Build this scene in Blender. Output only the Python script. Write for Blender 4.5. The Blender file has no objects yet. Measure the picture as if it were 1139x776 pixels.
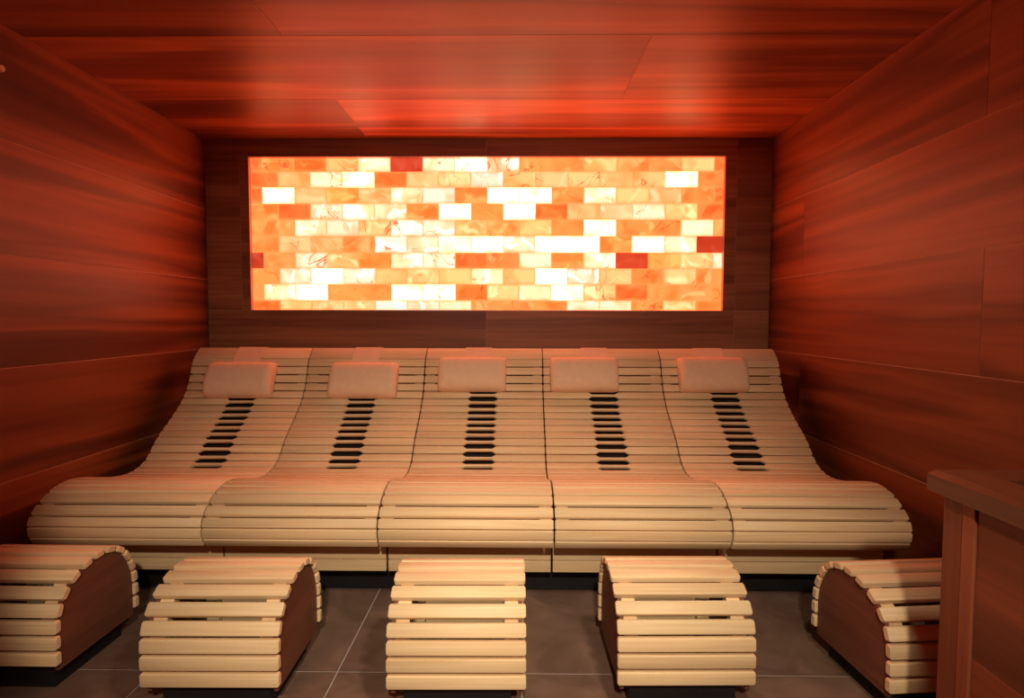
import bpy, bmesh, math, random
import numpy as np
from mathutils import Matrix, Vector

random.seed(7)
S = bpy.context.scene
C = S.collection
R = math.radians

# ------------------------------------------------------------------ helpers
def link(o, parent=None):
    C.objects.link(o)
    if parent is not None:
        o.parent = parent
    return o

def build(name, bm, mat, parent=None, smooth=None):
    bmesh.ops.recalc_face_normals(bm, faces=bm.faces[:])
    me = bpy.data.meshes.new(name)
    bm.to_mesh(me); bm.free()
    for m in (mat if isinstance(mat, (list, tuple)) else [mat]):
        me.materials.append(m)
    if smooth:
        for p in me.polygons: p.use_smooth = True
        me.set_sharp_from_angle(angle=R(smooth))
    return link(bpy.data.objects.new(name, me), parent)

def empty(name, loc, rz, label, cat, group=None):
    o = bpy.data.objects.new(name, None)
    o.empty_display_size = .1
    o.location = loc; o.rotation_euler = (0, 0, rz)
    o['label'] = label; o['category'] = cat
    if group: o['group'] = group
    return link(o)

def newbm():
    bm = bmesh.new()
    bm.verts.layers.float.new('tint')
    return bm

def box(bm, a, b, tint=None, bev=0.0, mi=0):
    t = bm.verts.layers.float['tint']
    tint = random.random() if tint is None else tint
    x0, y0, z0 = a; x1, y1, z1 = b
    vs = [bm.verts.new((x, y, z)) for x in (x0, x1) for y in (y0, y1) for z in (z0, z1)]
    fs = [bm.faces.new([vs[i] for i in q]) for q in
          ((0,1,3,2),(4,6,7,5),(0,4,5,1),(2,3,7,6),(0,2,6,4),(1,5,7,3))]
    for v in vs: v[t] = tint
    for f in fs: f.material_index = mi
    if bev:
        es = list({e for f in fs for e in f.edges})
        r = bmesh.ops.bevel(bm, geom=es, offset=bev, segments=2, profile=.6, affect='EDGES')
        for f in r['faces']: f.material_index = mi
        for v in r['verts']: v[t] = tint

# ------------------------------------------------------------------ materials
def mat_new(name):
    m = bpy.data.materials.new(name); m.use_nodes = True
    nt = m.node_tree; nt.nodes.clear()
    out = nt.nodes.new('ShaderNodeOutputMaterial')
    b = nt.nodes.new('ShaderNodeBsdfPrincipled')
    nt.links.new(b.outputs[0], out.inputs[0])
    return m, nt, b

def nd(nt, typ, **kw):
    n = nt.nodes.new(typ)
    for k, v in kw.items(): setattr(n, k, v)
    return n

def plain(name, col, rough=.6, spec=.3, var=.1):
    m, nt, b = mat_new(name)
    n = nd(nt, 'ShaderNodeTexNoise'); n.inputs['Scale'].default_value = 30
    tc = nd(nt, 'ShaderNodeTexCoord'); nt.links.new(tc.outputs['Object'], n.inputs['Vector'])
    r = nd(nt, 'ShaderNodeValToRGB')
    r.color_ramp.elements[0].position = .3; r.color_ramp.elements[1].position = .7
    r.color_ramp.elements[0].color = (*[c*(1-var) for c in col], 1)
    r.color_ramp.elements[1].color = (*[c*(1+var) for c in col], 1)
    nt.links.new(n.outputs[0], r.inputs[0]); nt.links.new(r.outputs[0], b.inputs['Base Color'])
    b.inputs['Roughness'].default_value = rough
    b.inputs['Specular IOR Level'].default_value = spec
    return m

def wood(name, stops, scale, fine, rough=.5, spec=.3, tintvar=.25, bump=.0, detail=5, dist=.6, fineamt=.25):
    """grain stretched along the axis with the small scale; each board shifted by its own tint"""
    m, nt, b = mat_new(name)
    L = nt.links.new
    tc = nd(nt, 'ShaderNodeTexCoord')
    at = nd(nt, 'ShaderNodeAttribute', attribute_name='tint')
    mul = nd(nt, 'ShaderNodeVectorMath', operation='SCALE'); mul.inputs[0].default_value = (37.1, 53.7, 71.3)
    L(at.outputs['Fac'], mul.inputs['Scale'])
    add = nd(nt, 'ShaderNodeVectorMath', operation='ADD')
    L(tc.outputs['Object'], add.inputs[0]); L(mul.outputs[0], add.inputs[1])
    mp = nd(nt, 'ShaderNodeMapping'); mp.inputs['Scale'].default_value = scale
    L(add.outputs[0], mp.inputs['Vector'])
    n = nd(nt, 'ShaderNodeTexNoise'); n.inputs['Scale'].default_value = 1
    n.inputs['Detail'].default_value = detail; n.inputs['Distortion'].default_value = dist
    L(mp.outputs[0], n.inputs['Vector'])
    r = nd(nt, 'ShaderNodeValToRGB')
    el = r.color_ramp.elements
    while len(el) < len(stops): el.new(.5)
    for e, (p, c) in zip(el, stops): e.position = p; e.color = (*c, 1)
    L(n.outputs[0], r.inputs[0])
    mp2 = nd(nt, 'ShaderNodeMapping'); mp2.inputs['Scale'].default_value = fine
    L(add.outputs[0], mp2.inputs['Vector'])
    n2 = nd(nt, 'ShaderNodeTexNoise'); n2.inputs['Scale'].default_value = 1; n2.inputs['Detail'].default_value = 3
    L(mp2.outputs[0], n2.inputs['Vector'])
    mr = nd(nt, 'ShaderNodeMapRange')
    mr.inputs['From Min'].default_value = .3; mr.inputs['From Max'].default_value = .7
    mr.inputs['To Min'].default_value = 1-fineamt; mr.inputs['To Max'].default_value = 1+fineamt*.4
    L(n2.outputs[0], mr.inputs['Value'])
    mr2 = nd(nt, 'ShaderNodeMapRange')
    mr2.inputs['To Min'].default_value = 1-tintvar; mr2.inputs['To Max'].default_value = 1+tintvar
    L(at.outputs['Fac'], mr2.inputs['Value'])
    mm = nd(nt, 'ShaderNodeMath', operation='MULTIPLY'); L(mr.outputs[0], mm.inputs[0]); L(mr2.outputs[0], mm.inputs[1])
    sc = nd(nt, 'ShaderNodeVectorMath', operation='SCALE'); L(r.outputs[0], sc.inputs[0]); L(mm.outputs[0], sc.inputs['Scale'])
    L(sc.outputs[0], b.inputs['Base Color'])
    b.inputs['Roughness'].default_value = rough
    b.inputs['Specular IOR Level'].default_value = spec
    if bump:
        bp = nd(nt, 'ShaderNodeBump'); bp.inputs['Strength'].default_value = bump; bp.inputs['Distance'].default_value = .002
        L(n2.outputs[0], bp.inputs['Height']); L(bp.outputs[0], b.inputs['Normal'])
    return m

CEDAR = [(.30, (.13,.034,.011)), (.42, (.22,.063,.021)), (.475, (.47,.158,.053)), (.53, (.36,.115,.038)), (.59, (.20,.058,.019)), (.68, (.52,.187,.064))]
def shade(st, k): return [(p, tuple(x*k for x in c)) for p, c in st]
M = {}
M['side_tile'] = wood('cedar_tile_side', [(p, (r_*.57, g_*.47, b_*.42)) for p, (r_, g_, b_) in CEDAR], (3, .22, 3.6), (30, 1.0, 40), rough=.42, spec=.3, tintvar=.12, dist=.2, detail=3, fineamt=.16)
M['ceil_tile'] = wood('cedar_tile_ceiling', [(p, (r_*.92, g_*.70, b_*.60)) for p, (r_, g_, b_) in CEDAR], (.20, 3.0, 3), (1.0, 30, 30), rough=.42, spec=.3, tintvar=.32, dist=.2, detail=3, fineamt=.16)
WAL = [(.32, (.20,.068,.028)), (.5, (.31,.112,.046)), (.68, (.39,.147,.06))]
M['back_tile'] = wood('walnut_tile_back', WAL, (.5, 5, 6), (1.6, 40, 60), rough=.5, spec=.3, tintvar=.12, dist=.9)
M['counter_tile'] = wood('counter_tile', [(.32,(.14,.029,.009)),(.5,(.20,.043,.014)),(.68,(.26,.058,.020))], (5,.5,6.5), (40,1.6,60), rough=.45, tintvar=.12)
M['counter_post'] = wood('counter_post_wood', [(.32,(.17,.040,.016)),(.5,(.22,.055,.022)),(.68,(.27,.07,.029))], (9,9,.6), (60,60,2), rough=.45, tintvar=.15)
M['counter_top'] = wood('counter_top_wood', [(.32,(.09,.026,.011)),(.5,(.12,.036,.015)),(.68,(.15,.045,.02))], (9,.6,9), (60,2,60), rough=.3, tintvar=.1)
SLAT = [(.28, (.67,.445,.23)), (.5, (.74,.52,.28)), (.72, (.79,.58,.33))]
M['slat'] = wood('aspen_slat', SLAT, (1.2, 22, 22), (3, 160, 160), rough=.5, spec=.25, tintvar=.07, detail=4, dist=1.4, fineamt=.10)
M['rib'] = wood('aspen_rib', SLAT, (20, 3, 20), (120, 6, 120), rough=.6, spec=.2, tintvar=.05, fineamt=.08)
M['side_panel'] = wood('brown_side_panel', [(.3,(.13,.045,.025)),(.5,(.17,.06,.032)),(.7,(.21,.075,.04))], (20,1.2,9), (80,5,70), rough=.5, spec=.25, tintvar=.06, fineamt=.15)
M['grout'] = plain('pale_grout', (.50,.30,.21), .8, .2)
M['floor_grout'] = plain('floor_grout', (.42,.38,.34), .85, .2)
M['black'] = plain('black_plinth', (.012,.010,.010), .55, .25)
M['charcoal'] = plain('charcoal_heater', (.02,.016,.014), .7, .2)
M['dark_back'] = plain('dark_backing', (.035,.02,.013), .8, .1)
M['steel'] = plain('pale_metal_trim', (.55,.42,.33), .4, .5)
M['fabric'] = plain('peach_towelling', (.80,.53,.33), .9, .1, .03)

def slate():
    m, nt, b = mat_new('slate_floor_tile'); L = nt.links.new
    tc = nd(nt, 'ShaderNodeTexCoord'); at = nd(nt, 'ShaderNodeAttribute', attribute_name='tint')
    mul = nd(nt, 'ShaderNodeVectorMath', operation='SCALE'); mul.inputs[0].default_value = (31, 17, 9)
    L(at.outputs['Fac'], mul.inputs['Scale'])
    add = nd(nt, 'ShaderNodeVectorMath', operation='ADD'); L(tc.outputs['Object'], add.inputs[0]); L(mul.outputs[0], add.inputs[1])
    n = nd(nt, 'ShaderNodeTexNoise'); n.inputs['Scale'].default_value = 5; n.inputs['Detail'].default_value = 8; n.inputs['Distortion'].default_value = 1.2
    L(add.outputs[0], n.inputs['Vector'])
    r = nd(nt, 'ShaderNodeValToRGB'); e = r.color_ramp.elements
    e[0].position = .3; e[0].color = (.115,.066,.044,1); e[1].position = .75; e[1].color = (.225,.130,.089,1)
    x = e.new(.52); x.color = (.160,.092,.062,1)
    L(n.outputs[0], r.inputs[0]); L(r.outputs[0], b.inputs['Base Color'])
    b.inputs['Roughness'].default_value = .5; b.inputs['Specular IOR Level'].default_value = .3
    bp = nd(nt, 'ShaderNodeBump'); bp.inputs['Strength'].default_value = .15; bp.inputs['Distance'].default_value = .003
    L(n.outputs[0], bp.inputs['Height']); L(bp.outputs[0], b.inputs['Normal'])
    return m
M['slate'] = slate()

GAIN = 1.12
def salt():
    m = bpy.data.materials.new('backlit_salt'); m.use_nodes = True
    nt = m.node_tree; nt.nodes.clear(); L = nt.links.new
    out = nd(nt, 'ShaderNodeOutputMaterial'); em = nd(nt, 'ShaderNodeEmission'); L(em.outputs[0], out.inputs[0])
    at = nd(nt, 'ShaderNodeAttribute', attribute_name='brick_color')
    tn = nd(nt, 'ShaderNodeAttribute', attribute_name='tint')
    tc = nd(nt, 'ShaderNodeTexCoord')
    mul = nd(nt, 'ShaderNodeVectorMath', operation='SCALE'); mul.inputs[0].default_value = (11, 7, 23); L(tn.outputs['Fac'], mul.inputs['Scale'])
    add = nd(nt, 'ShaderNodeVectorMath', operation='ADD'); L(tc.outputs['Object'], add.inputs[0]); L(mul.outputs[0], add.inputs[1])
    # broad cloudy patches
    n1 = nd(nt, 'ShaderNodeTexNoise'); n1.inputs['Scale'].default_value = 6; n1.inputs['Detail'].default_value = 1; n1.inputs['Distortion'].default_value = .8
    L(add.outputs[0], n1.inputs['Vector'])
    a1 = nd(nt, 'ShaderNodeMapRange'); a1.inputs['From Min'].default_value = .42; a1.inputs['From Max'].default_value = .72; a1.inputs['To Max'].default_value = .85
    L(n1.outputs[0], a1.inputs['Value'])
    dk = nd(nt, 'ShaderNodeVectorMath', operation='MULTIPLY'); dk.inputs[1].default_value = (.88, .55, .36); L(at.outputs['Color'], dk.inputs[0])
    m1 = nd(nt, 'ShaderNodeMix', data_type='RGBA'); L(a1.outputs[0], m1.inputs[0]); L(at.outputs['Color'], m1.inputs[6]); L(dk.outputs[0], m1.inputs[7])
    n3 = nd(nt, 'ShaderNodeTexNoise'); n3.inputs['Scale'].default_value = 7; n3.inputs['Detail'].default_value = 1; n3.inputs['Distortion'].default_value = 1.2
    ad3 = nd(nt, 'ShaderNodeVectorMath', operation='ADD'); ad3.inputs[1].default_value = (5, 3, 9); L(add.outputs[0], ad3.inputs[0]); L(ad3.outputs[0], n3.inputs['Vector'])
    a3 = nd(nt, 'ShaderNodeMapRange'); a3.inputs['From Min'].default_value = .55; a3.inputs['From Max'].default_value = .68; a3.inputs['To Max'].default_value = .8
    L(n3.outputs[0], a3.inputs['Value'])
    lt = nd(nt, 'ShaderNodeVectorMath', operation='MULTIPLY'); lt.inputs[1].default_value = (1.1, 1.5, 1.9); L(at.outputs['Color'], lt.inputs[0])
    m3 = nd(nt, 'ShaderNodeMix', data_type='RGBA'); L(a3.outputs[0], m3.inputs[0]); L(m1.outputs[2], m3.inputs[6]); L(lt.outputs[0], m3.inputs[7])
    # thin dark mineral veins, only in patches
    n2 = nd(nt, 'ShaderNodeTexNoise'); n2.inputs['Scale'].default_value = 5; n2.inputs['Detail'].default_value = 6; n2.inputs['Distortion'].default_value = .8
    L(add.outputs[0], n2.inputs['Vector'])
    sb = nd(nt, 'ShaderNodeMath', operation='SUBTRACT'); sb.inputs[1].default_value = .5; L(n2.outputs[0], sb.inputs[0])
    ab = nd(nt, 'ShaderNodeMath', operation='ABSOLUTE'); L(sb.outputs[0], ab.inputs[0])
    a2 = nd(nt, 'ShaderNodeMapRange'); a2.inputs['From Min'].default_value = .002; a2.inputs['From Max'].default_value = .014; a2.inputs['To Min'].default_value = 1; a2.inputs['To Max'].default_value = 0
    L(ab.outputs[0], a2.inputs['Value'])
    n4 = nd(nt, 'ShaderNodeTexNoise'); n4.inputs['Scale'].default_value = 4; n4.inputs['Detail'].default_value = 1
    ad4 = nd(nt, 'ShaderNodeVectorMath', operation='ADD'); ad4.inputs[1].default_value = (2, 8, 4); L(add.outputs[0], ad4.inputs[0]); L(ad4.outputs[0], n4.inputs['Vector'])
    a5 = nd(nt, 'ShaderNodeMapRange'); a5.inputs['From Min'].default_value = .52; a5.inputs['From Max'].default_value = .62; a5.inputs['To Max'].default_value = .9
    L(n4.outputs[0], a5.inputs['Value'])
    mk = nd(nt, 'ShaderNodeMath', operation='MULTIPLY'); L(a2.outputs[0], mk.inputs[0]); L(a5.outputs[0], mk.inputs[1])
    vd = nd(nt, 'ShaderNodeRGB'); vd.outputs[0].default_value = (.75, .085, .02, 1)
    m2 = nd(nt, 'ShaderNodeMix', data_type='RGBA'); L(mk.outputs[0], m2.inputs[0]); L(m3.outputs[2], m2.inputs[6]); L(vd.outputs[0], m2.inputs[7])
    # thicker salt at the rough brick edges passes less light
    uv = nd(nt, 'ShaderNodeAttribute', attribute_name='edge')
    a4 = nd(nt, 'ShaderNodeMapRange'); a4.inputs['From Min'].default_value = 0; a4.inputs['From Max'].default_value = 1; a4.inputs['To Min'].default_value = .72; a4.inputs['To Max'].default_value = 0
    L(uv.outputs['Fac'], a4.inputs['Value'])
    ed = nd(nt, 'ShaderNodeRGB'); ed.outputs[0].default_value = (2.6, .34, .085, 1)
    m4 = nd(nt, 'ShaderNodeMix', data_type='RGBA'); L(a4.outputs[0], m4.inputs[0]); L(m2.outputs[2], m4.inputs[6]); L(ed.outputs[0], m4.inputs[7])
    L(m4.outputs[2], em.inputs['Color']); em.inputs['Strength'].default_value = GAIN
    return m
M['salt'] = salt()
def glow():
    m = bpy.data.materials.new('lit_backing'); m.use_nodes = True
    nt = m.node_tree; nt.nodes.clear()
    out = nd(nt, 'ShaderNodeOutputMaterial'); em = nd(nt, 'ShaderNodeEmission'); nt.links.new(em.outputs[0], out.inputs[0])
    em.inputs['Color'].default_value = (1.0, .27, .07, 1); em.inputs['Strength'].default_value = 1.5
    return m
M['glow'] = glow()

# ------------------------------------------------------------------ room
XL, XR, YB, ZC, YF = -2.0127, 1.6005, 3.712, 2.2856, -1.2
def structure(o):
    o['kind'] = 'structure'; return o

def planks(name, rects, to3, thick, gap, mats, backing, extra=None):
    """rects: (u0,u1,v0,v1) boards; to3(u,v,d) with d = depth behind the visible face"""
    bm = newbm(); g = gap/2
    def slab(u0,u1,v0,v1,d0,d1,mi,tint):
        a = to3(u0,v0,d0); b = to3(u1,v1,d1)
        lo = [min(p,q) for p,q in zip(a,b)]; hi = [max(p,q) for p,q in zip(a,b)]
        box(bm, lo, hi, tint, 0, mi)
    for r in rects:
        t = r[4] if len(r) > 4 else random.random()
        slab(r[0]+g, r[1]-g, r[2]+g, r[3]-g, 0, thick, 0, t)
    for r in backing:
        slab(r[0], r[1], r[2], r[3], .0012, thick+.01, 1, .5)
    return structure(build(name, bm, mats))

def rows_to_rects(rows, lo, hi):
    out = []
    for v0, v1, joints in rows:
        us = [lo] + sorted(j for j in joints if lo < j < hi) + [hi]
        out += [(a, b, v0, v1) for a, b in zip(us, us[1:])]
    return out

ZR = [0, .052, .503, .950, 1.394, 1.843, ZC]
JR = [[2.6,1.0], [.8], [3.287,.9], [2.013,.62], [3.286,.9], [2.029,.7]]
JL = [[2.4,.9], [1.6,.2], [1.5,.1], [1.7,.2], [1.3,-.2], [1.7,.2]]
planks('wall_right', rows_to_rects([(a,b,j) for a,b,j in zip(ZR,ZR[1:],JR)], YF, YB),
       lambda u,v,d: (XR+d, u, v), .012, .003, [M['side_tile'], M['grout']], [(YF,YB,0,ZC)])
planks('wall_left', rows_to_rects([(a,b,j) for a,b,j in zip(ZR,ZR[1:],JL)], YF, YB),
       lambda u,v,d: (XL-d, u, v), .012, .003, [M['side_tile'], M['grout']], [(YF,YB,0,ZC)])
YR = [YF, -.325, .35, 1.025, 1.70, 2.375, 3.05, YB]
JC = [[.5], [-.96,1.2], [.53], [-.95], [.53,-1.7], [-.955], [.53,-1.8], [-.96,1.5]]
JC = [[.5], [-.955], [.53], [-.955], [-.955], [.53], [-.96]]
CT = {(4,0):.05, (4,1):.30, (5,0):.45, (5,1):.25, (6,0):.08, (6,1):.85}  # plank tones; the darker ones also paint in light falloff toward the corners
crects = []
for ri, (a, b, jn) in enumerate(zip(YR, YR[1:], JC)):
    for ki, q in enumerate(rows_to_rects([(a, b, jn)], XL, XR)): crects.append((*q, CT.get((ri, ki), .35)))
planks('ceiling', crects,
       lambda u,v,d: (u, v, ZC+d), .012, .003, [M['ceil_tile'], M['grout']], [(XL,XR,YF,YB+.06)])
# back wall around the opening of the salt panel
PX0, PX1, PZ0, PZ1 = -1.7344, 1.3079, 1.1975, 2.1777
bk = [(XL,-.21,PZ1,ZC), (-.21,1.38,PZ1,ZC), (1.38,XR,PZ1,ZC),
      (XL,-1.79,1.62,PZ1), (XL,-1.79,PZ0,1.62), (-1.79,PX0,1.62,PZ1), (-1.79,PX0,PZ0,1.62),
      (PX1,1.38,1.53,PZ1), (PX1,1.38,PZ0,1.53), (1.38,XR,1.75,PZ1), (1.38,XR,PZ0,1.75),
      (XL,-.21,.75,PZ0), (-.21,1.38,.75,PZ0), (1.38,XR,.75,PZ0), (XL,-.8,.3,.75), (-.8,XR,.3,.75), (XL,.4,0,.3), (.4,XR,0,.3)]
planks('wall_back', bk, lambda u,v,d: (u, YB+d, v), .04, .002, [M['back_tile'], M['grout']],
       [(XL,XR,PZ1,ZC), (XL,XR,0,PZ0), (XL,PX0,PZ0,PZ1), (PX1,XR,PZ0,PZ1)])
planks('wall_front', rows_to_rects([(a,b,[-.8,.6]) for a,b in zip(ZR,ZR[1:])], XL, XR),
       lambda u,v,d: (u, YF-d, v), .012, .003, [M['ceil_tile'], M['grout']], [(XL,XR,0,ZC)])
# unseen wall stub added at the left to shade the leftmost leg rest
planks('wall_shade_stub', rows_to_rects([(a,b,[]) for a,b in zip(ZR,ZR[1:])], XL, -.66),
       lambda u,v,d: (u, .30-d, v), .012, .003, [M['ceil_tile'], M['grout']], [(XL,-.66,0,ZC)])
# floor tiles
tx = [XL] + [-1.788+.6*k for k in range(6)] + [XR]
ty = [YF] + [1.808+.6*k for k in range(-4, 4) if YF < 1.808+.6*k < YB] + [YB]
planks('floor', [(a,b,c,d) for a,b in zip(tx,tx[1:]) for c,d in zip(ty,ty[1:])],
       lambda u,v,d: (u, v, -d), .012, .004, [M['slate'], M['floor_grout']], [(XL,XR,YF,YB)])

# ------------------------------------------------------------------ salt brick panel
PAN = empty('salt_brick_panel', ((PX0+PX1)/2, YB+.03, PZ0), 0,
            'long glowing backlit panel of orange and white salt bricks set in the dark back wall', 'light panel')
COL = {'W': (6.0,2.7,1.25), 'C': (5.2,1.0,.60), 'Y': (4.5,.60,.215), 'O': (3.8,.36,.082), 'D': (2.7,.20,.038), 'R': (.66,.058,.020)}
ROWS = ["DODYCRCWCOOCYOOYD", "DYCWDYYCYYYYYWD", "DWYOYCCOWWOCYYOD", "ODCCCOWOWDYCCYD",
        "OOCCYCCYOYOWOOCO", "OYYOCCWWCWWOWCR", "ROCYOCCDOCOCROYC", "OCWCYYYCYWCYOYO",
        "OCWOOWWDYCWYDOOO", "DYYYCCCOOOCCOYO"]
ROWS[0] = "DODYCRCWCOOYOOYD"
NU = PX1-PX0
def pz(y): return PZ1-(y-173.5)/(345.5-173.5)*(PZ1-PZ0)
def px(x): return PX0+(x-277)/(806-277)*NU
YE = [173.5,189,206.5,224.5,242.6,260.9,279.6,297.3,315.3,333.7,345.5]
PAIR_TINT = {}
bm = newbm(); tl = bm.verts.layers.float['tint']
cl = bm.verts.layers.float_color.new('brick_color'); el = bm.verts.layers.float.new('edge')
for r in range(10):
    z1, z0 = pz(YE[r]), pz(YE[r+1])
    xs = [277] + ([290+36.1*k for k in range(15)] if r % 2 == 0 else [308+36.1*k for k in range(14)]) + [806]
    row = ROWS[r]
    for k, (a, b) in enumerate(zip(xs, xs[1:])):
        c = COL[row[min(k, len(row)-1)]]
        jit = random.uniform(.9, 1.12)
        c = (c[0]*jit, c[1]*jit*random.uniform(.93,1.07), c[2]*jit*random.uniform(.9,1.1))
        x0, x1 = px(a)+.001, px(b)-.001; zz0, zz1 = z0+.001, z1-.001
        yf = YB+.030+random.uniform(-.003,.003); tint = random.random()
        # front face as a grid: rim, shoulder, field
        def ring(mx, mz, y):
            return [bm.verts.new(p) for p in ((x0+mx,y,zz0+mz),(x1-mx,y,zz0+mz),(x1-mx,y,zz1-mz),(x0+mx,y,zz1-mz))]
        w, h = x1-x0, zz1-zz0
        q = [ring(0,0,YB+.075), ring(0,0,yf+.004), ring(min(.003,w*.2),min(.004,h*.2),yf), ring(min(.010,w*.3),min(.02,h*.3),yf-.001)]
        for i, rg in enumerate(q):
            for v in rg:
                v[tl] = tint; v[cl] = (*c, 1); v[el] = 1 if c[0] < 1.2 else (.15,.15,.4,1)[i]
        for A, B in zip(q, q[1:]):
            for i in range(4):
                bm.faces.new((A[i], A[(i+1)%4], B[(i+1)%4], B[i]))
        bm.faces.new(q[-1]); bm.faces.new(q[0][::-1])
bmesh.ops.translate(bm, verts=bm.verts[:], vec=-Vector(PAN.location))
build('salt_bricks', bm, M['salt'], PAN)
def pbox(name, parts, mat, root, bev=0, tint=None):
    bm = newbm()
    for a, b in parts: box(bm, [p-q for p,q in zip(a,root.location)], [p-q for p,q in zip(b,root.location)], tint, bev)
    return build(name, bm, mat, root)
pbox('light_box', [((PX0,YB+.078,PZ0),(PX1,YB+.09,PZ1))], M['glow'], PAN)
tr = .004
o = pbox('edge_trim', [((PX0,YB-.001,PZ0),(PX0+tr,YB+.028,PZ1)), ((PX1-tr,YB-.001,PZ0),(PX1,YB+.028,PZ1)),
                   ((PX0+tr,YB-.001,PZ0),(PX1-tr,YB+.028,PZ0+tr)), ((PX0+tr,YB-.001,PZ1-tr),(PX1-tr,YB+.028,PZ1))], M['steel'], PAN)
o['label'] = 'thin pale metal edge'

# ------------------------------------------------------------------ slats
def section(lo, hi, th, r=.0035, n=3):
    """closed outline in (s, d): s along the curve, d outwards (0 = outer face)"""
    pts = [(lo, -th), ]
    pts = []
    for (cs, cd, a0) in ((lo+r, -r, 180), (hi-r, -r, 90)):
        for i in range(n+1):
            a = R(a0 - 90*i/n)
            pts.append((cs + r*math.cos(a), cd + r*math.sin(a)))
    rr = .003
    for (cs, cd, a0) in ((hi-rr, -th+rr, 0), (lo+rr, -th+rr, -90)):
        for i in range(2):
            a = R(a0 - 90*i)
            pts.append((cs + rr*math.cos(a), cd + rr*math.sin(a)))
    return pts

def slat(bm, st, P, t, n, th, tint):
    """st: stations (x, lo, hi, inset). P point on the outer face, t unit tangent, n unit normal (y,z)"""
    tl = bm.verts.layers.float['tint']
    prev = None; first = None
    for x, lo, hi, ins in st:
        ring = []
        for s, d in section(lo+ins, hi-ins, th-ins):
            if ins: d -= ins*.6
            v = bm.verts.new((x, P[0]+t[0]*s+n[0]*d, P[1]+t[1]*s+n[1]*d)); v[tl] = tint
            ring.append(v)
        if prev:
            for i in range(len(ring)):
                j = (i+1) % len(ring)
                bm.faces.new((prev[i], prev[j], ring[j], ring[i]))
        else: first = ring
        prev = ring
    bm.faces.new(first); bm.faces.new(prev[::-1])

class Curve:
    def __init__(self, pts, smooth=1):
        p = np.array(pts, float)
        d = [p[0]]
        for i in range(len(p)-1):                     # Catmull-Rom
            a, b, c, e = p[max(i-1,0)], p[i], p[i+1], p[min(i+2,len(p)-1)]
            for k in range(1, 13):
                u = k/12
                d.append(.5*((2*b)+(-a+c)*u+(2*a-5*b+4*c-e)*u*u+(-a+3*b-3*c+e)*u**3))
        d = np.array(d)
        self.p = d; self.s = np.concatenate([[0], np.cumsum(np.hypot(*np.diff(d, axis=0).T))])
        self.len = self.s[-1]
    def at(self, s):
        return np.array([np.interp(s, self.s, self.p[:,0]), np.interp(s, self.s, self.p[:,1])])
    def near(self, q):
        return self.s[np.argmin(((self.p-np.array(q))**2).sum(1))]
    def frame(self, s, h=.012):
        t = self.at(min(s+h, self.len))-self.at(max(s-h, 0)); t /= np.linalg.norm(t)
        return self.at(s), t

def strip(bm, curve, s0, s1, x0, x1, d0, d1, side, tint, step=.012):
    """a band that follows the curve between depths d0..d1 behind its outer face"""
    tl = bm.verts.layers.float['tint']; prev = None
    n_ = max(2, int((s1-s0)/step))
    for k in range(n_+1):
        s = s0+(s1-s0)*k/n_
        P, t = curve.frame(s, .02); n = np.array([t[1], -t[0]])*side
        ring = []
        for x, d in ((x0,d0),(x1,d0),(x1,d1),(x0,d1)):
            v = bm.verts.new((x, P[0]-n[0]*d, P[1]-n[1]*d)); v[tl] = tint; ring.append(v)
        if prev:
            for i in range(4): bm.faces.new((prev[i],prev[(i+1)%4],ring[(i+1)%4],ring[i]))
        else: bm.faces.new(ring)
        prev = ring
    bm.faces.new(prev[::-1])

# ------------------------------------------------------------------ loungers
raw = [(3.316,.9776),(3.2415,.9209),(3.2236,.8778),(3.2115,.8353),(3.1984,.797),(3.1776,.760),(3.1497,.725),(3.1195,.6914),
       (3.0802,.6589),(3.0372,.6302),(2.9984,.6015),(2.9537,.5748),(2.8982,.5439),(2.8647,.5076),(2.8324,.4721),(2.80,.4413),
       (2.7527,.4218),(2.6878,.4145)]
sm = [raw[0]] + [tuple((raw[i-1][k]+2*raw[i][k]+raw[i+1][k])/4 for k in (0,1)) for i in range(1,len(raw)-1)] + [raw[-1]]
sm[1] = (3.2500,.9235); sm[0] = (3.309,.9745)
prof = [(3.44,.860),(3.436,.905),(3.412,.946),(3.366,.970)] + sm + [(2.61,.418),(2.52,.436),(2.43,.462),(2.36,.480),(2.30,.485),(2.25,.478),
       (2.2097,.4662),(2.1587,.4378),(2.1200,.404),(2.1032,.3608),(2.108,.318),(2.135,.278),(2.18,.252)]
LC = Curve(prof)
sA = LC.near((3.2450,.9220)); sB = LC.near((2.7527,.4218)); PITCH = (sB-sA)/15
g18, g19, g20, g21 = [LC.near(q) for q in ((2.2097,.4662),(2.1587,.4378),(2.1175,.400),(2.1032,.3590))]
nfr = round((g18-sB)/PITCH)
sT = LC.near((3.314,.9765))
GR = [sT-.135, sT-.09, sT-.045, sT] + [sA+PITCH*k for k in range(0, 15)] + list(np.linspace(sB, g18, nfr+1)) + [g19, g20, g21, g21+.045, g21+.090]
GR = [g for g in GR if 0 <= g <= LC.len]
print('pitch', PITCH, [round(float(b-a),4) for a, b in zip(GR, GR[1:])])
i1 = min(range(len(GR)), key=lambda i: abs(GR[i]-sA))      # index of groove 1
W = .6634; BX = -1.856; LY = 2.75
THK = .0185
names = ['slatted wooden lounger against the left wall, leftmost of the row of five',
         'slatted wooden lounger second from the left wall, behind the second leg rest',
         'slatted wooden lounger in the middle of the row, below the centre of the salt panel',
         'slatted wooden lounger second from the right wall, behind the fourth leg rest',
         'slatted wooden lounger against the right wall, rightmost of the row of five']
LOUNGE = []
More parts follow.
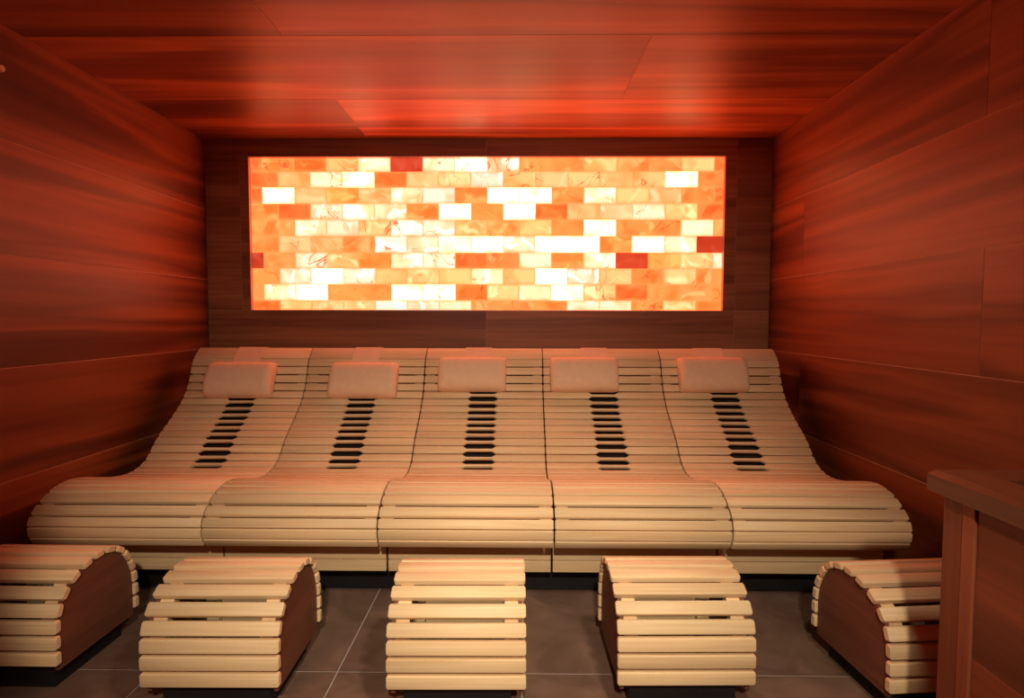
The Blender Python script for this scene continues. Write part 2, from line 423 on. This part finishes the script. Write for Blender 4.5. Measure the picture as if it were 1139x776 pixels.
for u in range(5):
    cx = BX+W*(u+.5)
    root = empty('sauna_lounger', (cx, LY, 0), 0, names[u], 'lounger', 'row of slatted wooden loungers')
    LOUNGE.append(root)
    hwid = W/2-.003
    back = newbm(); seat = newbm()
    for k in range(len(GR)-1):
        a, b = GR[k], GR[k+1]
        g0 = k-i1+1                                      # number of the upper groove
        P, t = LC.frame((a+b)/2, (b-a)/2); P = (LC.at(a)+LC.at(b))/2
        n = np.array([t[1], -t[0]])
        hw = min(.0415 if g0 else .09, np.linalg.norm(LC.at(b)-LC.at(a))-.0068)/2
        ch = .003
        nu_, nl_ = (5 <= g0 <= 16), (5 <= g0+1 <= 16)
        dn = .0135
        xs = [(-hwid, 0, 0, ch), (-hwid+ch, 0, 0, 0)]
        if nu_ or nl_:
            for xx, f in ((-.083,0),(-.064,1),(.064,1),(.083,0)):
                xs.append((xx, f*nu_, f*nl_, 0))
        xs += [(hwid-ch, 0, 0, 0), (hwid, 0, 0, ch)]
        st = [(x, -hw+dn*fu, hw-dn*fl, ins) for x, fu, fl, ins in xs]
        bmx = back if g0 < 16 else seat
        slat(bmx, st, P-np.array([LY,0]), t, n, THK, random.random())
    build('backrest', back, M['slat'], root, 40)
    build('seat', seat, M['slat'], root, 40)
    def loc_curve():
        c = Curve.__new__(Curve); c.p = LC.p-np.array([LY,0]); c.s = LC.s; c.len = LC.len; return c
    lc = loc_curve()
    for sx in (-1, 1):
        rb = newbm()
        x0, x1 = sorted((sx*(hwid-.006), sx*(hwid-.052)))
        strip(rb, lc, .012, LC.len-.055, x0, x1, THK+.0005, THK+.034, 1, random.random())
        build('support_rib', rb, M['rib'], root)
    hb = newbm(); strip(hb, lc, GR[i1+3], GR[i1+16], -.11, .11, .050, .060, 1, .5)
    o = build('heater_panel', hb, M['charcoal'], root); o['label'] = 'dark infrared heater behind the slots'
    bb = newbm(); sc_ = LC.near((2.36,.480))
    strip(bb, lc, .012, sc_, -hwid, hwid, .066, .074, 1, .5)
    box(bb, (-hwid, 2.37-LY, .13), (hwid, 2.378-LY, .40), .5)
    build('back_panel', bb, M['dark_back'], root)
    ab = newbm()
    box(ab, (-hwid+.001, 2.267-LY, .1785), (hwid-.001, 2.289-LY, .246), None, .003)
    box(ab, (-hwid+.001, 2.267-LY, .129), (hwid-.001, 2.289-LY, .1755), None, .003)
    build('front_board', ab, M['slat'], root, 40)
    bx_ = newbm()
    box(bx_, (-W/2+.0003, 2.385-LY, 0), (W/2-.0003, 3.40-LY, .128), .5)
    o = build('plinth', bx_, M['black'], root); o['label'] = 'recessed black plinth'

# ------------------------------------------------------------------ head cushions
def cushion(u, cxw, r0, r1, label):
    """a half-round bolster lying on the backrest, its flap hung over the top"""
    g = lambda r: sA+PITCH*(r-1)
    s0, s1 = g(r0), g(r1)
    A, B = LC.at(s0), LC.at(s1)
    sc = (s0+s1)/2
    t = (B-A)/np.linalg.norm(B-A); n = np.array([t[1], -t[0]])
    if n[0] > 0: n = -n
    # lift the base so that it only touches the slats
    lift = max(((LC.at(s)-A) @ n) for s in np.linspace(s0, s1, 20))
    M0 = (A+B)/2 + n*(max(lift,0)+.0015)
    root = empty('head_cushion', (cxw, M0[0], M0[1]), 0, label, 'cushion', 'peach head cushions on the loungers')
    bm = newbm(); tl = bm.verts.layers.float['tint']
    L = np.linalg.norm(B-A); hl, thk, hx = L/2, .074, .187
    NS = 20; prev = None
    st = [(-hx, .0)]
    for k in range(7):
        a = k/6*math.pi/2; st.append((-hx+.042*(1-math.cos(a)), .58+.42*math.sin(a)))
    st = [(-hx, .58)] + st[2:]
    st = st + [(-x, f) for x, f in st[::-1]]
    for x, f in st:
        ring = []
        for i in range(NS+1):
            a = math.pi*i/NS; ca, sa = math.cos(a), math.sin(a)
            e = .72
            s = hl*math.copysign(abs(ca)**e, ca)*(.80+.20*f); d = thk*abs(sa)**.85*f
            sag = 1-.03*math.cos(x/hx*math.pi/2)
            v = bm.verts.new((x, -t[0]*s+n[0]*d*sag, -t[1]*s+n[1]*d*sag)); v[tl] = .5; ring.append(v)
        if prev:
            for i in range(NS+1):
                j = (i+1) % (NS+1); bm.faces.new((prev[i],prev[j],ring[j],ring[i]))
        else: bm.faces.new(ring)
        prev = ring
    bm.faces.new(prev[::-1])
    build('pad', bm, M['fabric'], root, 60)
    # strap over the top edge, with its counterweight hanging behind
    bm = newbm()
    q = np.array([LC.at(g) for g in GR[:i1+8]])-M0
    c = Curve.__new__(Curve); c.p = q; c.s = np.concatenate([[0], np.cumsum(np.hypot(*np.diff(q, axis=0).T))]); c.len = c.s[-1]
    xo = STRAP[u]-cxw
    strip(bm, c, .02, s0+.03-GR[0], xo-.074, xo+.074, -.0045, -.0010, 1, .5, .006)
    build('strap', bm, M['fabric'], root, 40)
    return root
STRAP = [-1.545, -.868, -.230, .432, 1.085]
CU = [(-1.571,1.7,6.1,'rounded peach head cushion on the leftmost lounger, its strap clearly hung over the top'),
      (-.872,1.7,6.1,'rounded peach head cushion low on the second lounger from the left wall'),
      (-.262,.95,5.15,'flat peach head cushion on the middle lounger under the salt panel'),
      (.367,.95,5.15,'flat peach head cushion on the second lounger from the right wall'),
      (1.089,.9,5.15,'rounded peach head cushion on the lounger against the right wall')]
for u, (cxw, r0, r1, lb) in enumerate(CU): cushion(u, cxw*.985, r0, r1, lb)

# ------------------------------------------------------------------ leg rests
fp = [(0,.085),(0,.14),(0,.19),(.003,.228),(.015,.268),(.040,.306),(.077,.336),(.120,.357),(.167,.369),(.213,.372),(.260,.365),
      (.302,.345),(.335,.314),(.357,.275),(.372,.235),(.378,.195),(.379,.14),(.379,.085)]
FW, FD = .400, .379
FC = Curve([(y-FD/2, z) for y, z in fp])
NSL = 15
WG = [1,1,1,1.03,1.16,1.20,1.18,1.16,1.14,1.1,1.1,1.05,1,1,1]
FG = np.concatenate([[0], np.cumsum(WG)])*FC.len/sum(WG)
FSW = .0395
def leg_rest(x, yfront, rot, label):
    c, s = math.cos(rot), math.sin(rot)
    root = empty('leg_rest', (x - s*FD/2, yfront + c*FD/2, 0), rot, label, 'leg rest', 'slatted leg rests in front of the loungers')
    bm = newbm()
    for k in range(NSL):
        a, b = FG[k], FG[k+1]
        A, B = FC.at(a), FC.at(b); P = (A+B)/2; t = (B-A)/np.linalg.norm(B-A)
        n = np.array([t[1], -t[0]])
        if n @ (P-np.array([0,.15])) < 0: n = -n
        P = P - n*0
        hw = min(FSW, np.linalg.norm(B-A)-.005)/2; ch = .004
        st = [(-FW/2,-hw,hw,ch),(-FW/2+ch,-hw,hw,0),(FW/2-ch,-hw,hw,0),(FW/2,-hw,hw,ch)]
        slat(bm, st, P, t, n, .021, random.random())
    build('slatted_top', bm, M['slat'], root, 40)
    inner = []
    for k in range(61):
        P, t = FC.frame(FC.len*k/60, .02); n = np.array([t[1], -t[0]])
        if n @ (P-np.array([0,.15])) < 0: n = -n
        inner.append(P-n*.0215)
    for sx in (-1, 1):
        bm = newbm(); tl = bm.verts.layers.float['tint']
        x0, x1 = sx*(FW/2-.010), sx*(FW/2-.022)
        poly = [(inner[0][0], .068)] + [tuple(q) for q in inner] + [(inner[-1][0], .068)]
        va = [bm.verts.new((x0, *q)) for q in poly]; vb = [bm.verts.new((x1, *q)) for q in poly]
        tn = random.random()
        for v in va+vb: v[tl] = tn
        bm.faces.new(va); bm.faces.new(vb[::-1])
        for i in range(len(poly)):
            j = (i+1) % len(poly); bm.faces.new((va[i],va[j],vb[j],vb[i]))
        o = build('side_panel', bm, M['side_panel'], root); o['label'] = 'reddish brown side panel'
        bm = newbm()
        a, b = sorted((sx*(FW/2-.0225), sx*(FW/2-.062)))
        strip(bm, FC, .01, FC.len-.01, a, b, .0215, .05, -1, random.random())
        build('support_rib', bm, M['rib'], root)
    bm = newbm()
    box(bm, (-FW/2+.042, -FD/2+.042, 0), (FW/2-.042, FD/2-.042, .075), .5)
    o = build('plinth', bm, M['black'], root); o['label'] = 'recessed black plinth'
    return root
LR = [(-1.600,1.676,R(-.3),'slatted arched leg rest beside the left wall, cut off by the photo edge'),
      (-.886,1.584,R(.7),'slatted arched leg rest with brown right side, second from the left'),
      (-.177,1.585,R(.8),'middle slatted arched leg rest seen straight on'),
      (.488,1.614,R(1.1),'slatted arched leg rest with brown left side, second from the right'),
      (1.249,1.600,R(4.8),'turned slatted leg rest partly hidden by the dark counter')]
for x, y, r, lb in LR: leg_rest(x, y, r, lb)

# ------------------------------------------------------------------ counter at the right
CTX, CTY, CTZ = .962, 1.348, .80
cnt = empty('counter', (1.28, .9, 0), 0, 'brown wood counter with a dark recess in its top, beside the right wall', 'counter')
X2, Y0 = XR-.004, .45
hx0, hx1, hy0, hy1 = 1.060, 1.45, .62, 1.245
z0, z1 = CTZ-.050, CTZ
bm = newbm(); tl = bm.verts.layers.float['tint']; bv = .012
def rect(x0,x1,y0,y1,z):
    vs = [bm.verts.new((x-cnt.location[0], y-cnt.location[1], z)) for x, y in ((x0,y0),(x1,y0),(x1,y1),(x0,y1))]
    for v in vs: v[tl] = .5
    return vs
rg = [rect(hx0,hx1,hy0,hy1,z0), rect(CTX,X2,Y0,CTY,z0), rect(CTX,X2,Y0,CTY,z1-bv), rect(CTX+bv,X2,Y0,CTY-bv,z1), rect(hx0,hx1,hy0,hy1,z1)]
for A, B in zip(rg, rg[1:]+rg[:1]):
    for k in range(4): bm.faces.new((A[k], A[(k+1)%4], B[(k+1)%4], B[k]))
build('countertop', bm, M['counter_top'], cnt)
o = pbox('recess', [((hx0+.001,hy0+.001,z0-.12),(hx1-.001,hy1-.001,z0-.10)), ((hx0-.01,hy0-.01,z0-.12),(hx0,hy1+.01,z0-.0005)), ((hx1,hy0-.01,z0-.12),(hx1+.01,hy1+.01,z0-.0005)),
                ((hx0+.001,hy1,z0-.12),(hx1-.001,hy1+.01,z0-.0005)), ((hx0+.001,hy0-.01,z0-.12),(hx1-.001,hy0,z0-.0005))], M['black'], cnt)
o['label'] = 'dark opening in the top'
fx = .985
pbox('corner_post', [((fx,1.2655,0),(fx+.055,1.323,z0-.0005))], M['counter_post'], cnt, .002, .25)
pbox('corner_post', [((fx-.002,1.230,0),(fx+.05,1.2645,z0-.0005))], M['counter_post'], cnt, .002, .8)
pbox('side_panel', [((fx+.003,Y0+.02,.413),(fx+.05,1.2265,z0-.0005)), ((fx+.003,Y0+.02,0),(fx+.05,1.2265,.410))], M['counter_tile'], cnt)
pbox('joint', [((fx+.0045,Y0+.03,.002),(fx+.045,1.2295,.70))], M['grout'], cnt)
pbox('end_panel', [((fx+.056,1.29,0),(X2,1.318,z0-.0005))], M['counter_tile'], cnt)
pbox('end_panel', [((fx+.056,Y0+.02,0),(X2,Y0+.05,z0-.0005))], M['counter_tile'], cnt)

# small round fitting at the very edge on the left wall
bm = newbm()
bmesh.ops.create_cone(bm, cap_ends=True, segments=24, radius1=.014, radius2=.012, depth=.03, matrix=Matrix.Rotation(R(90), 4, 'Y'))
fit = build('wall_button', bm, M['steel'], None, 40)
fit.location = (XL+.015, 2.238, 2.103)
fit['label'] = 'small round pale fitting high on the left wall'; fit['category'] = 'wall fitting'

# ------------------------------------------------------------------ light
def lamp(loc, target, size, power, spread):
    l = bpy.data.lights.new('ceiling_lamp', 'AREA'); l.shape = 'DISK'; l.size = size
    l.energy = power; l.color = (1.0, .86, .68); l.spread = R(spread)
    o = link(bpy.data.objects.new('ceiling_lamp', l)); o.location = loc
    o.rotation_euler = (Vector(target)-Vector(loc)).to_track_quat('-Z', 'Y').to_euler()
lamp((.05,-.85,2.16), (-.10,2.05,.25), .14, 15.5, 79)
lamp((.50,.50,2.24), (.0,1.70,.2), .16, 5.8, 76)

w = bpy.data.worlds.new('dim_room'); S.world = w; w.use_nodes = True
w.node_tree.nodes['Background'].inputs[0].default_value = (.9,.6,.4,1)
w.node_tree.nodes['Background'].inputs[1].default_value = .0

# ------------------------------------------------------------------ camera
cam = bpy.data.cameras.new('camera'); co = link(bpy.data.objects.new('camera', cam))
cam.sensor_width = 36; cam.lens = 639.97/1139*36; cam.clip_start = .02
mw = Matrix.Rotation(R(.6852), 4, 'Z') @ Matrix.Rotation(R(90-3.068), 4, 'X') @ Matrix.Rotation(R(.1019), 4, 'Z')
mw.translation = (0, 0, 1.1503)
co.matrix_world = mw
S.camera = co
S.view_settings.view_transform = 'Standard'; S.view_settings.look = 'None'
S.view_settings.exposure = 0; S.view_settings.gamma = 1; S.view_settings.use_curve_mapping = False
S.cycles.use_denoising = True
S.cycles.max_bounces = 8; S.cycles.diffuse_bounces = 5
